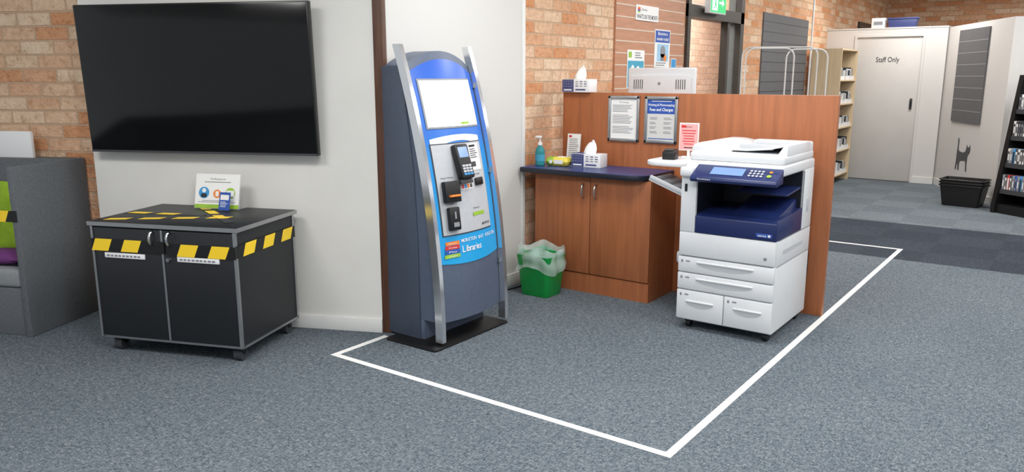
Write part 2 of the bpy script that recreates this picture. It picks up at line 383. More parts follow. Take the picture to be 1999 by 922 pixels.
# ------------------------------------------------------------------ sofa
sf=thing('sofa','dark grey high sided fabric sofa beside the brick wall','sofa',WL(-2.75,-.2),WR)
for sx in (-1,1):
    B().box(sx*.72-.02,sx*.72+.02,-.29,.285,0,1.0,bev=.006).build('arm','sofa_cloth',sf)
B().box(-.70,.70,.16,.285,0,1.0,bev=.006).build('backrest','sofa_cloth',sf)
B().box(-.70,.70,-.27,.16,0,.29,bev=.006).build('base','sofa_cloth',sf)
B().box(-.695,.695,-.28,.16,.29,.40,bev=.025,seg=3).build('seat','seat_cloth',sf)
def pillow(w,h,t):
    def f(u,v,s):
        x=(u-.5)*2; y=(v-.5)*2; k=max(0,(1-x*x)*(1-y*y))**.45
        return (x*w/2*(1-.06*(1-abs(y))),s*t/2*k,y*h/2*(1-.06*(1-abs(x))))
    b=B(); b.grid(lambda u,v:f(u,v,1),12,12).grid(lambda u,v:f(u,v,-1),12,12)
    bmesh.ops.remove_doubles(b.bm,verts=b.bm.verts[:],dist=.0005); return b
def SL(x,y,z): return CL(x,y,z,sf)
o=pillow(.44,.46,.11).build('cushion','green_cloth',loc=SL(.45,.08,.635),rz=WR,ang=80); o.rotation_euler=(R(-8),0,WR); tag(o,'lime green square cushion standing upright on the grey sofa','cushion')
o=pillow(.34,.2,.09).build('cushion','purple',loc=SL(.48,-.14,.447),rz=WR,ang=80); o.rotation_euler=(R(90),0,WR); tag(o,'purple cushion lying flat on the seat of the grey sofa','cushion')
o=B().hazard(FM(-.738,-.2925,.72),1.476,.065,.10,x0=.0).build('barrier_tape',['yellow','black'],loc=sf.location,rz=WR); tag(o,'yellow and black barrier tape stretched across the sofa front','tape')
o=B().box(-.2,.2,-.012,.012,0,.165,bev=.002).build('blank_sign','white',loc=SL(.24,.21,1.0),rz=WR); tag(o,'plain white board standing on top of the sofa back','sign')

# ------------------------------------------------------------------ kiosk
ki=thing('payment_kiosk','tall slate and blue payment kiosk with curved chrome side bars','kiosk',(-2.96,3.465,0),R(90))
def py_(z): return -.156+.098*z*z
def S(x,z,off=0): return py_(z)+.02-.045*(1-(x/.28)**2)-off
def ztop(x): return 1.645-.085*(x/.28)**2
B().prism(rr(-.385,.30,-.19,.2,.02),'z',0,.012,bev=.002).build('base_plate','black',ki)
xs=[-.275+.55*i/14 for i in range(15)]
loops=[]
for x in xs:
    zt=ztop(x); L=[(x,.255,.13),(x,.255,zt-.02),(x,.24,zt)]
    N=22
    for k in range(N+1):
        z=zt+(.13-zt)*k/N; L.append((x,S(x,z),z))
    loops.append(L)
bd=B().loft(loops).box(-.275,.275,-.01,.255,.012,.131,bev=.003)
bd.build('body','slate',ki)
for sx in (-1,1):
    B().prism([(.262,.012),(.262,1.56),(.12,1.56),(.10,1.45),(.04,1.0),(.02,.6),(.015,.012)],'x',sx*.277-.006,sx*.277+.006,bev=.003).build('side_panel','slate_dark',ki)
    loops=[]
    for k in range(25):
        z=.03+1.645*k/24; y=py_(z); c=sx*.294
        loops.append([(c-.015,y-.022,z),(c+.015,y-.022,z),(c+.015,y+.03,z),(c-.015,y+.03,z)])
    B().loft(loops).build('side_bar','chrome',ki,ang=50)
    for z in (.4,.95,1.45): B().box(min(sx*.265,sx*.28),max(sx*.265,sx*.28),py_(z)-.002,py_(z)+.03,z-.015,z+.015).build('bar_bracket','steel',ki)
def patch(x0,x1,z0,z1,off,nx=10,nz=12,b=None,mi=0):
    b=b or B()
    zz=z1 if callable(z1) else (lambda x:z1)
    zb=z0 if callable(z0) else (lambda x:z0)
    def f(u,v):
        x=x0+(x1-x0)*u; z=zb(x)+(zz(x)-zb(x))*v; return (x,S(x,z,off),z)
    return b.grid(f,nx,nz,mi)
def KM(x,z,off):
    sl=math.degrees(math.atan(.196*z)); tu=math.degrees(math.atan(.09*x/.0784))
    return FM(x,S(x,z,off),z,sl,tu)
patch(-.272,.272,lambda x:.45+.02*(x/.27)**2,lambda x:ztop(x)-.045,.004,14,20).build('front_fascia','kiosk_blue',ki)
patch(-.225,.225,1.215,1.49,.008).build('screen_surround','mid_grey',ki)
sc=patch(-.215,.215,1.225,1.48,.010).build('screen','screen_white',ki)
patch(.04,.12,1.232,1.246,.0115).build('screen_graphic','lime',sc)
patch(-.22,.20,lambda x:1.165-.05*((x+.0)/.22)**2-.02,lambda x:1.178-.02*((x)/.22)**2,.006).build('swoosh','paper',ki)
patch(-.228,.205,.619,1.133,.0065).build('panel_border','dark_grey',ki)
pn=patch(-.222,.199,.626,1.127,.009).build('payment_panel','panel_grey',ki)
Mt=KM(-.035,1.02,.012)@Matrix.Rotation(R(-8),4,'X')
ct=B().box(-.052,.052,-.1,.1,0,.045,bev=.01,Mx=Mt).build('card_terminal','black',ki)
B().rect(Mt,-.038,.038,.02,.08,0,.0457).build('terminal_screen','screen_blue',ct)
b=B()
for r_ in range(4):
    for c_ in range(3): b.box(-.036+c_*.026,-.015+c_*.026,-.035-r_*.016,-.023-r_*.016,.044,.048,bev=.001,Mx=Mt,mi=(1 if r_==3 else 0))
b.build('keypad',['panel_grey','sky_blue'],ct)
B().box(-.05,.05,-.125,-.1,.0,.02,bev=.003,Mx=Mt).build('terminal_mount','dark_grey',ct)
def slotbox(x,z,w,h,dp,name,extra=None):
    Mx=KM(x,z,.009); o=B().box(-w/2,w/2,-h/2,h/2,0,dp,bev=.006,Mx=Mx).build(name,'black',ki)
    if extra: extra(Mx,o,dp)
    return o
slotbox(-.145,.865,.11,.12,.035,'note_acceptor',lambda Mx,o,dp:B().box(-.035,.035,-.03,-.018,dp-.002,dp+.02,bev=.002,Mx=Mx).build('note_slot','orange',o))
slotbox(.115,.90,.08,.045,.012,'receipt_slot')
slotbox(-.15,.715,.075,.13,.03,'coin_unit',lambda Mx,o,dp:B().box(-.006,.006,.0,.04,dp-.002,dp+.004,Mx=Mx).box(-.02,.02,-.045,-.02,dp-.002,dp+.006,Mx=Mx).build('coin_slot','steel',o))
Mx=KM(.115,1.045,.0105)
B().rect(Mx,-.055,.05,-.08,.075,0).rect(Mx,-.045,.02,.055,.068,1,.0006).lines(Mx,-.045,.04,.045,5,.012,.005,1,.0006).rect(Mx,-.045,.0,-.06,-.03,2,.0006).build('instruction_label',['paper','ink','dark_grey'],pn)
Mx=KM(.0,.885,.0105); b=B().rect(Mx,-.055,.05,-.018,.018,0)
for k in range(4): b.rect(Mx,-.05+k*.025,-.03+k*.025,-.012,.012,1+k,.0006)
b.build('card_logos',['paper','red','sky_blue','orange','dark_grey'],pn)
Mx=KM(.08,.72,.0105); B().rect(Mx,-.06,.05,-.01,.01,0).build('green_sticker','lime',pn)
for tx,x,z,w_ in (('Insert Notes',-.15,.945,.09),('Coins',-.15,.80,.05),('Receipt',.11,.945,.06),('Deposit',.06,.755,.06)):
    B().text(tx,KM(x,z,.0108),.010,w_,0).build('lettering','ink',pn)
B().text('MONITOR',KM(.14,.655,.011),.013,.085,0,bold=.02).build('maker_mark','ink',pn)
for k,c_ in enumerate(('orange','red','poster_blue','lime')):
    Mx=KM(-.165,.615,.006)
    B().rect(Mx,-.05-.004*k,.05,-.048-.024*k,-.027-.024*k,0).text(('Discover','Create','Play','Imagine')[k],Mx,.009,.06,1,dz=.001,x=.0,y=-.0375-.024*k).build('emblem_bar',[c_,'paper'],ki)
i=0
for word in ('MORETON','BAY','REGION'):
    b=B()
    for chh in word:
        b.text(chh,KM(-.09+i*.0186,.583,.007),.020,None,0,bold=.01); i+=1
    b.build('lettering','paper',ki); i+=1
b=B()
for i,(chh,xx) in enumerate(zip('Libraries',(0,.027,.046,.07,.09,.112,.13,.148,.174))):
    b.text(chh,KM(-.085+xx*.86,.535,.007),.038,None,0,bold=.01)
b.build('lettering','paper',ki)

# ------------------------------------------------------------------ counter and partition
pt=B().box(-3.2,-1.235,5.04,5.09,0,1.388,bev=.002)
o=pt.build('partition','cherry'); tag(o,'tall cherry wood divider panel behind the counter and copier','partition')
cu=thing('counter_cabinet','cherry wood two door cupboard below the blue worktop','cabinet',(-2.72,4.85,0))
B().box(-.46,.46,-.185,.188,.0,.83).build('body','cherry',cu)
for sx in (-1,1):
    x0,x1=(-.458,-.0025) if sx<0 else (.0025,.458)
    dr=B().box(x0,x1,-.205,-.186,.14,.825,bev=.0015).build('door','cherry',cu)
    hx=sx*.05
    B().tube([(hx,-.205,.68),(hx,-.228,.688),(hx,-.238,.71),(hx,-.238,.745),(hx,-.228,.767),(hx,-.205,.775)],.006).build('handle','steel',dr)
B().box(-.46,.46,-.2,-.186,0,.132).build('plinth','cherry',cu)
P=[(-3.265,4.57)]
for k in range(9):
    a=R(-90+90*k/8); P.append((-2.40+.12*math.cos(a),4.69+.12*math.sin(a)))
P+=[(-2.28,5.036),(-3.265,5.036)]
ct=thing('worktop','dark blue laminate worktop with rounded corner on the cherry cupboard','worktop',(0,0,.83))
B().prism(P,'z',0.0,.033,bev=.004).build('edge','black_edge',ct)
B().prism([( -3.26+(x+3.265)*.995+.0, y+(.004 if y<5 else -.004)) for x,y in P],'z',.032,.036).build('surface','navy_top',ct)
ZT=.8665
def frame(x0,x1,z0,z1,name,label):
    th=thing(name,label,'notice',((x0+x1)/2,5.04,z0)); w=(x1-x0)/2; h=z1-z0; fr=B()
    fr.box(-w,w,-.014,0,0,.022,bev=.004).box(-w,w,-.014,0,h-.022,h,bev=.004).box(-w,-w+.022,-.014,0,.0,h,bev=.004).box(w-.022,w,-.014,0,.0,h,bev=.004)
    fr.build('frame','alu',th); return th,w,h
th,w,h=frame(-2.81,-2.56,1.045,1.368,'framed_notice','silver framed white notice of small print on the divider, left one')
Mx=FM(0,-.004,0)
b=B().rect(Mx,-w+.01,w-.01,.01,h-.01,0).text('Printing',Mx,.009,.07,1,dz=.0006,y=h-.045)
b.lines(Mx,-w+.035,w-.035,h-.065,5,.011,.004,2,.0006).lines(Mx,-w+.035,w-.035,h-.135,6,.011,.004,2,.0006).lines(Mx,-w+.035,w-.035,h-.215,5,.011,.004,2,.0006)
b.build('paper_sheet',['paper','ink','ink_grey'],th)
th,w,h=frame(-2.52,-2.27,1.045,1.368,'framed_notice','silver framed fees and charges notice with blue heading band')
b=B().rect(Mx,-w+.01,w-.01,.01,h-.01,3).rect(Mx,-w+.022,w-.022,h-.12,h-.024,1,.0005)
b.text('Printing & Photocopying',Mx,.0155,.195,0,.02,.001,y=h-.058).text('Fees and Charges',Mx,.021,.175,0,.02,.001,y=h-.09).lines(Mx,-w+.035,w-.035,h-.032,1,.01,.004,0,.001,True)
for k in range(4):
    b.lines(Mx,-w+.04,-w+.1,h-.145-k*.032,2,.009,.004,2,.0006).lines(Mx,.02,.085,h-.145-k*.032,2,.009,.004,2,.0006)
b.rect(Mx,-w+.03,w-.03,.028,.034,1,.0006)
b.build('paper_sheet',['paper','poster_blue','ink_grey','wall_white'],th)
# things on the worktop
sn=thing('sanitiser_bottle','teal hand sanitiser bottle with white pump on the worktop corner','bottle',(-3.19,4.72,ZT))
sn.scale=(1.1,1.1,1.18)
B().lathe([(.026,0),(.031,.006),(.031,.085),(.027,.105),(.014,.12),(.013,.128)],20,sx=1.1,sy=.85).build('bottle','teal',sn)
B().lathe([(.0322,.03),(.0322,.07)],20,sx=1.1,sy=.85).build('label_wrap','poster_teal',sn)
B().lathe([(.015,.126),(.015,.142),(.008,.144)],16).tube([(0,0,.14),(0,0,.17)],.0045).box(-.035,.01,-.009,.009,.168,.182,bev=.004).tube([(-.034,0,.176),(-.04,0,.166)],.004).build('pump','white',sn)
wp=thing('wipes_pack','green and yellow soft packet of wipes on the worktop','packet',(-3.075,4.80,ZT),R(8))
b=B()
def pk(u,v,s):
    x=(u-.5)*2; y=(v-.5)*2; k=(max(0,1-x**12)*max(0,1-y**8))**.5
    return (x*.085,y*.05,.032+s*.032*k+.002*math.sin(14*x+5*y)*k)
b.grid(lambda u,v:pk(u,v,1),24,12,0).grid(lambda u,v:pk(u,v,-1),24,12,0)
for f in b.bm.faces:
    c_=f.calc_center_median()
    if c_.x>-.03: f.material_index=1
F=FM(0,-.0515,.032)
b.rect(F,-.02,.05,-.014,.014,2).disc(F,-.045,0,.014,2)
b.build('wrapper',['lime','pack_yellow','paper'],wp,ang=80)
B().prism(rr(-.01,.05,-.025,.025,.01),'z',.062,.067,bev=.001).build('flap','white',wp)
ls=thing('leaflet_sign','small upright white notice card in a clear stand on the worktop','sign',(-3.075,4.985,ZT))
B().prism([(-.04,0),(.03,0),(.03,.003),(0,.003),(.025,.22),(.022,.22),(-.004,.003),(-.04,.003)],'x',-.058,.058).build('acrylic_stand','clear',ls)
Mx=FM(0,-.0045,.003,6.2)
B().rect(Mx,-.056,.056,0,.215,0).rect(Mx,-.045,-.02,.19,.205,2,.0006).lines(Mx,-.04,.045,.18,10,.014,.005,1,.0006).build('paper_sheet',['paper','ink_grey','red'],ls)
def tissue_box(loc,rz,label):
    tb=thing('tissue_box',label,'tissue box',loc,rz)
    b=B().box(-.115,.115,-.058,.058,0,.095,bev=.002)
    F=FM(0,-.0585,0)
    b.rect(F,-.113,-.015,.003,.092,1,.0004)
    for k in range(4):
        for j in range(3): b.rect(F,-.106+k*.022,-.093+k*.022,.04+j*.018,.046+j*.018,2,.0008)
    b.rect(F,-.1,-.03,.012,.022,0,.0008)
    for j in range(3):
        for k in range(3): b.rect(F,.0+k*.036,.024+k*.036,.042+j*.016,.048+j*.016,1 if (j+k)%3==0 else 2,.0008)
    b.rect(F,.0,.085,.014,.024,1,.0008)
    b.rect(Matrix.Identity(4),-.114,-.015,-.056,.056,1,.0955)
    sideM=Matrix.Translation((-.1155,0,0))@Matrix.Rotation(R(-90),4,'Z')@Matrix.Rotation(R(90),4,'X')
    b.rect(sideM,-.056,.056,.002,.09,1)
    b.build('carton',['white','box_navy','ink_grey'],tb)
    def ft(u,v):
        a=2*math.pi*u; r_=(.036+.012*v*math.sin(3*a+1)+.008*math.sin(5*a)*v)*(1-.72*v*v)
        return (r_*1.35*math.cos(a)+.014*v,r_*.5*math.sin(a),.094+.078*v*(1+.30*math.cos(a-.4)*v*.5+.14*math.sin(3*a)*v))
    B().grid(ft,36,10).build('tissue','tissue',tb,ang=60)
tissue_box((-2.865,4.87,ZT),R(4),'navy and white tissue box on the blue worktop under the notices')
tissue_box((-3.075,5.065,1.3885),0,'navy and white tissue box perched on top of the wooden divider')

# ------------------------------------------------------------------ photocopier
pc=thing('photocopier','large white office photocopier with navy output tray and control panel','photocopier',(-1.60,4.63,0))
W='copier_white'; XL=-.296
B().box(XL,.28,-.318,.32,.055,.452,bev=.006).build('base_cabinet',W,pc)
for sx in (-1,1):
    for sy in (-1,1):
        x,y=sx*.235,sy*.27
        cs=B().box(x-.02,x+.02,y-.02,y+.02,.04,.056).build('castor','black',pc)
        B().tube([(x-.014,y,.027),(x+.014,y,.027)],.027,16).build('wheel','black',cs)
def drawer(x0,x1,z0,z1):
    dr=B().box(x0,x1,-.335,-.312,z0,z1,bev=.005).build('paper_drawer',W,pc)
    cx=(x0+x1)/2; hw=(x1-x0)*.3; zc=z0+(z1-z0)*.55
    pts=[(cx-hw,zc+.014)]+[(cx+hw*math.cos(R(180+180*k/10)),zc+.014+.034*math.sin(R(180+180*k/10))) for k in range(1,10)]+[(cx+hw,zc+.014)]
    b=B().prism(pts,'y',-.3365,-.333,0); b.box(cx-hw,cx+hw,-.341,-.334,zc+.010,zc+.02,bev=.002,mi=1)
    b.build('handle',['copier_grey',W],dr)
    B().rect(FM(x0+.02,-.3356,z1-.035),0,.012,0,.016,0).rect(FM(x0+.05,-.3356,z1-.03),0,.025,0,.009,1).build('marking',['ink_grey','mid_grey'],dr)
drawer(XL,.28,.356,.448); drawer(XL,.28,.25,.349); drawer(XL,-.004,.064,.243); drawer(.0,.28,.064,.243)
B().box(XL,.28,-.31,.32,.448,.60,bev=.006).build('lower_housing',W,pc)
fd=B().box(XL,.279,-.336,-.305,.455,.60,bev=.008).build('front_cover',W,pc)
B().disc(FM(.225,-.3366,.495),0,0,.010,0).build('emblem','ink_grey',fd)
B().box(XL,.28,.12,.32,.598,.965,bev=.008).build('rear_housing',W,pc)
lc=B().box(XL,-.2,-.337,.125,.598,.955,bev=.008).build('side_column',W,pc)
B().box(-.272,-.256,-.3385,-.335,.84,.885).build('indicator_window','black',lc)
tr=B().prism([(-.338,.60),(-.338,.70),(-.30,.715),(-.2,.722),(.125,.735),(.125,.60)],'x',-.2,.281,bev=.006).build('output_tray','copier_navy',pc)
B().box(.165,.255,-.3395,-.337,.618,.64,bev=.001).build('name_plate','poster_blue',tr)
B().text('xerox',FM(.200,-.3400,.629),.013,.05,0,.015).disc(FM(.24,-.340,.629),0,0,.008,0).build('lettering','white',tr)
B().prism([(-.3,.71),(-.10,.745),(.06,.785),(.12,.79),(.12,.70)],'x',-.02,.25,bev=.008).build('tray_ramp','copier_navy',tr)
B().box(-.201,.27,.10,.13,.6,.955).build('inner_wall','copier_navy_shade',pc)
B().box(-.203,-.199,-.32,.12,.7,.955).build('inner_side','copier_navy_shade',pc)
B().prism([(-.16,.835),(-.12,.845),(.11,.865),(.11,.850),(-.12,.832)],'x',-.03,.268,bev=.003).build('upper_tray','copier_navy',pc)
B().box(XL,.28,-.29,.32,.955,1.018,bev=.014,seg=3).build('scanner_body',W,pc)
cp=B().prism([(-.285,.92),(-.40,.91),(-.412,.925),(-.405,.942),(-.285,1.002)],'x',-.215,.281,bev=.005).build('control_panel','copier_navy',pc)
B().box(XL,-.212,-.37,-.28,.93,.985,bev=.012).build('panel_end',W,pc)
Mx=Matrix.Translation((0,-.345,.9745))@Matrix.Rotation(R(26.5),4,'X')
B().rect(Mx,-.11,.08,-.036,.038,0,.0005).build('touch_screen','screen_blue',cp)
b=B()
for i in range(4):
    for j in range(3): b.disc(Mx,.115+i*.022,-.025+j*.024,.008,0,.001,10)
b.build('keypad','panel_grey',cp)
B().disc(Mx,.225,-.02,.013,0,.001).build('button','lime',cp)
B().disc(Mx,.225,.02,.01,0,.001).build('button','orange',cp)
B().text('WorkCentre',FM(-.13,-.4125,.930),.010,.08).build('lettering','white',cp)
df=B().box(-.285,.275,-.26,.30,1.032,1.082,bev=.014,seg=3).build('document_feeder',W,pc); df.location=(0,0,-.014)
B().prism([(-.282,1.06),(-.284,1.105),(-.268,1.125),(-.23,1.138),(-.15,1.138),(-.09,1.13),(-.065,1.112),(-.065,1.06)],'y',-.235,.285,bev=.008).build('feeder_head',W,df)
B().prism([(-.075,1.104),(.02,1.102),(.15,1.115),(.262,1.14),(.262,1.132),(.15,1.105),(.02,1.092),(-.075,1.092)],'y',-.16,.2,bev=.002).build('input_tray',W,df)
B().box(-.04,.16,-.12,-.105,1.1,1.13,bev=.003).build('paper_guide','copier_grey',df)
B().box(-.04,.16,.145,.16,1.1,1.13,bev=.003).build('paper_guide','copier_grey',df)
B().box(-.07,.272,.2,.295,1.06,1.134,bev=.015,seg=3).build('rear_hinge_cover',W,df)
B().prism([(.2,1.06),(.272,1.06),(.272,1.138),(.25,1.138)],'y',-.21,.22,bev=.004).build('tray_support',W,df)
B().box(-.06,.19,-.19,.19,1.080,1.084).build('output_well','copier_grey',df)
sd=B().box(-.345,XL+.001,-.22,.24,.36,.735,bev=.014,seg=3).build('side_door',W,pc)
B().box(-.37,-.344,-.2,-.12,.37,.44,bev=.01).build('latch','copier_grey',sd)
b=B(); Mb=Matrix.Translation((XL,-.10,.79))@Matrix.Rotation(R(20),4,'Y')
b.box(-.27,.0,-.15,.15,-.008,.008,bev=.003,Mx=Mb)
for k in range(3): b.box(-.24+k*.07,-.215+k*.07,-.13,.13,.007,.011,Mx=Mb,mi=1)
b.box(-.27,-.0,-.15,-.135,.0,.028,bev=.003,Mx=Mb)
b.build('bypass_tray',['copier_grey','mid_grey'],pc)
B().prism(rr(-.61,-.272,-.24,.16,.11,8),'z',.965,.992,bev=.005).prism([(-.285,.89),(-.36,.90),(-.52,.966),(-.285,.966)],'y',.0,.1,bev=.003).build('work_shelf',W,pc)
b=B()
for k in range(9): b.box(.279,.2815,-.20+k*.042,-.17+k*.042,.505,.53)
b.build('vent','copier_grey',pc)
B().box(.279,.2812,-.30,.31,.446,.450).box(.279,.2812,.117,.121,.6,.955).box(.279,.2812,-.29,.31,.596,.6).build('panel_seam','mid_grey',pc)
B().box(.279,.284,.2,.24,.7,.78,bev=.002).build('side_plate','copier_grey',pc)
B().tube([(.26,.32,.5),(.27,.345,.42),(.27,.35,.3),(.26,.345,.15),(.22,.34,.02),(.1,.36,.008)],.006).build('power_cord','black',pc)
cr=thing('card_reader','small black card reader on the white shelf beside the copier','card reader',(-2.10,4.57,.9925),R(10))
B().prism([(-.05,0),(.05,0),(.05,.045),(.03,.065),(-.05,.05)],'x',-.04,.04,bev=.006).build('casing','black',cr)
B().rect(Matrix.Translation((0,-.01,.0575))@Matrix.Rotation(R(10),4,'X'),-.025,.025,-.02,.02,0,.003).build('display','dark_grey',cr)
ps=thing('sign_holder','small pink notice in an upright holder on the copier shelf','sign',(-2.045,4.72,.9925),R(6))
B().prism(rr(-.045,.045,-.03,.03,.012),'z',0,.008,bev=.002).box(-.008,.008,-.004,.008,.008,.05).build('stand','white',ps)
B().box(-.063,.063,-.006,.004,.045,.22,bev=.002).build('frame','white',ps)
Mx=FM(0,-.0066,.045)
B().rect(Mx,-.058,.058,.006,.169,0).rect(Mx,-.05,-.02,.145,.16,1,.0005).text('Library',Mx,.012,.04,3,dz=.0006,x=.0,y=.152).lines(Mx,-.045,.045,.13,6,.017,.006,1,.0005,True).rect(Mx,-.03,.03,.016,.022,3,.0005).build('paper_sheet',['pink','red','paper','ink'],ps)
# ------------------------------------------------------------------ bin
bn=thing('waste_bin','green plastic waste bin with a clear liner in front of the counter','bin',(-2.985,4.44,0))
b=B(); L=[]
for z,k in ((0,.096),(.01,.10),(.29,.125),(.29,.12),(.02,.094)):
    L.append([(p[0],p[1],z) for p in rr(-k*1.12,k*1.12,-k*.95,k*.95,.03)])
b.loft(L).build('bucket','green_bin',bn)
def lf(u,v):
    a=2*math.pi*u; w=1+.05*math.sin(7*a)+.04*math.sin(13*a+1)
    if v<.5:
        q=v/.5; r_=(.158-.012*q)*w+.006*math.sin(3*q*3+2*a)
        z=.19+.15*q+.03*math.sin(3*a)*(1-q)
        return (r_*1.12*math.cos(a),r_*.95*math.sin(a),z+.018*math.sin(4*a)*q)
    q=(v-.5)/.5; r_=.146*w*(1-.5*q)
    return (r_*1.12*math.cos(a),r_*.95*math.sin(a),.34+.018*math.sin(4*a)*(1-q)-.19*q**.8)
b=B().grid(lf,56,16)
for i,f in enumerate(b.bm.faces): f.material_index=1 if i%16>=9 else 0
b.build('liner',['liner','liner_green'],bn,ang=80)
o=B().tube([(-3.25,4.0,.006),(-3.2,4.15,.006),(-3.22,4.35,.006),(-3.2,4.5,.006),(-3.24,4.6,.006)],.005).build('cable','black'); tag(o,'thin black cable on the carpet between the kiosk and the bin','cable')

# ------------------------------------------------------------------ slat boards, signs
def slat_board(name,label,loc,rz,x0,x1,z0,z1,pitch,mats,cap=None):
    b=B().box(x0,x1,-.018,-.0005,z0,z1)
    z=z0+pitch
    while z<z1-.02:
        b.box(x0,x1,-.0195,-.017,z-.005,z+.005,mi=1); z+=pitch
    o=b.build(name,mats,loc=loc,rz=rz); return tag(o,label,'slat board')
slat_board('slat_board','orange brown timber slat board on the brick wall behind the divider',(-3.3,0,0),R(90),5.97,7.33,.0,2.7,.1,['slat_wood','slat_groove'])
slat_board('slat_board','dark grey slat board on the far brick wall behind the wire rack',(-3.3,0,0),R(90),9.62,11.45,.0,2.26,.12,['slat_dark','dark_grey'])
slat_board('slat_board','dark grey slat board above the cat picture',RO,RW,.5,1.44,.92,2.10,.147,['slat_dark','mid_grey'])
def wsign(name,label,cat,y0,y1,z0,z1):
    return thing(name,label,cat,(-3.2809,(y0+y1)/2,z0),R(90)),(y1-y0)/2,z1-z0
th,w,h=wsign('header_sign','white whats on this month sign at the top of the timber slat board','sign',6.31,6.75,1.985,2.115)
B().box(-w,w,-.008,0,0,h).build('board','paper',th)
Mx=FM(0,-.0085,0)
B().text("WHAT'S ON THIS MONTH",Mx,.038,w*1.85,0,.012,y=.034).build('lettering','ink',th)
b=B()
for k in range(4): b.rect(Mx,-w+.03,-w+.08,h-.03-k*.012,h-.018-k*.012,k)
b.build('emblem',['orange','red','poster_blue','lime'],th)
B().text('Libraries',Mx,.024,.11,0,x=-w+.155,y=h-.035).build('lettering','ink',th)
Mx=FM(0,-.0055,0)
th,w,h=wsign('poster','tall blue poster with a photo on the timber slat board','poster',6.70,7.02,1.585,1.925)
B().box(-w,w,-.005,0,0,h).build('sheet','paper',th)
b=B().rect(Mx,-w+.01,w-.01,h*.66,h-.01,0).rect(Mx,-w+.05,w-.03,h*.16,h*.62,5).disc(Mx,.01,h*.42,.055,1,.0008).rect(Mx,-.035,.055,h*.18,h*.36,3,.0008).disc(Mx,.06,h*.25,.03,2,.0009)
b.text('Become a',Mx,.03,.2,4,.015,.001,y=h*.9).text('member today!',Mx,.028,.25,4,.015,.001,y=h*.76).lines(Mx,-w+.03,w-.03,h*.13,2,.02,.008,3,.0008)
b.build('print',['poster_blue','mid_grey','orange','ink_grey','paper','pale_blue'],th)
th,w,h=wsign('poster','small teal and white poster low on the timber slat board','poster',6.18,6.50,1.40,1.73)
B().box(-w,w,-.005,0,0,h).build('sheet','paper',th)
b=B().rect(Mx,-w+.01,w-.01,.01,h*.72,0).rect(Mx,-w+.02,-w+.08,h*.8,h*.95,1).lines(Mx,-.02,w-.03,h*.94,3,.02,.009,2).disc(Mx,-.06,h*.52,.03,3,.0008).disc(Mx,.04,h*.48,.035,3,.0008).rect(Mx,-.1,.1,h*.36,h*.42,3,.0008)
b.build('print',['poster_teal','lime','ink_grey','paper'],th)
th,w,h=wsign('leaflet','narrow blue leaflet at the right end of the timber slat board','leaflet',7.06,7.17,1.50,1.67)
B().box(-w,w,-.005,0,0,h).build('sheet','paper',th)
B().rect(Mx,-w+.006,w-.006,h*.3,h-.006,0).lines(Mx,-w+.015,w-.015,h*.25,3,.015,.006,1).build('print',['sky_blue','ink_grey'],th)
# exit sign
ex=thing('exit_sign','green lit exit sign hanging above the glass entry door','exit sign',(-3.22,7.95,2.13),R(90))
B().box(-.21,.21,-.03,.03,0,.22,bev=.004).box(-.03,.03,.0,.06,.05,.15).build('housing','white',ex)
Mx=FM(0,-.0305,0)
b=B().rect(Mx,-.2,.2,.012,.208,0).rect(Mx,-.16,-.02,.03,.19,1,.0006)
b.disc(Mx,-.07,.16,.014,0,.0012).poly(Mx,[(-.1,.14),(-.07,.14),(-.06,.10),(-.045,.05),(-.06,.045),(-.078,.08),(-.1,.05),(-.13,.05),(-.13,.06),(-.105,.065),(-.095,.11)],0,.0012)
b.poly(Mx,[(.02,.10),(.1,.10),(.1,.075),(.15,.11),(.1,.145),(.1,.12),(.02,.12)],1,.0006)
b.build('face',['exit_green','exit_white'],ex)

# ------------------------------------------------------------------ things behind the divider
dk=thing('desk','cherry wood computer desk behind the divider','desk',(-2.5,5.5,0))
B().box(-.6,.6,-.38,.38,.72,.75,bev=.003).build('top','cherry',dk)
for sx in (-1,1): B().box(sx*.58-.015,sx*.58+.015,-.36,.36,0,.72).build('side_panel','cherry',dk)
mo=thing('computer_monitor','pale grey back of a computer monitor behind the divider','monitor',(-2.595,5.45,.7505))
b=B().box(-.27,.27,-.03,.01,.36,.815,bev=.012,seg=3).prism(rr(-.25,.25,.40,.76,.03),'y',-.05,-.028,bev=.008).build('casing','monitor_white',mo)
for sx in (-1,1):
    b=B()
    for k in range(5): b.box(sx*.17-.034+k*.017-.003,sx*.17-.034+k*.017+.003,-.0512,-.049,.66,.73)
    b.build('vent','dark_grey',mo)
B().disc(FM(0,-.0506,.70),0,0,.012,0).build('emblem','mid_grey',mo)
B().box(-.04,.04,-.06,-.03,.02,.5,bev=.004).prism(rr(-.13,.13,-.14,.08,.04),'z',0,.02,bev=.004).build('stand','monitor_white',mo)
B().box(-.255,.255,.01,.013,.38,.80).build('screen','tv_screen',mo)
# wire rack
wr=thing('wire_rack','white wire display rack with rounded hoops behind the divider','rack',(-2.57,8.25,0),R(30))
def hoop(x0,x1,y,h,r=.09):
    P=[(x0,y,0.02)]
    for k in range(7):
        a=R(180-90*k/6); P.append((x0+r+r*math.cos(a),y,h-r+r*math.sin(a)))
    for k in range(7):
        a=R(90-90*k/6); P.append((x1-r+r*math.cos(a),y,h-r+r*math.sin(a)))
    P.append((x1,y,.02)); return P
for x0,x1,y,h in ((-.42,.05,-.15,1.78),(-.02,.38,-.13,1.77),(-.40,.36,.17,1.80)):
    B().tube(hoop(x0,x1,y,h),.0075).build('hoop','wire_white',wr)
for z in (.05,.35,.7,1.05): B().tube([(-.42,-.15,z),(.38,-.13,z),(.36,.17,z),(-.40,.17,z)],.007,6,closed=True).build('crossbar','wire_white',wr)
b=B().tube([(-.42,-.148,.35),(.38,-.13,.35)],.005,6)
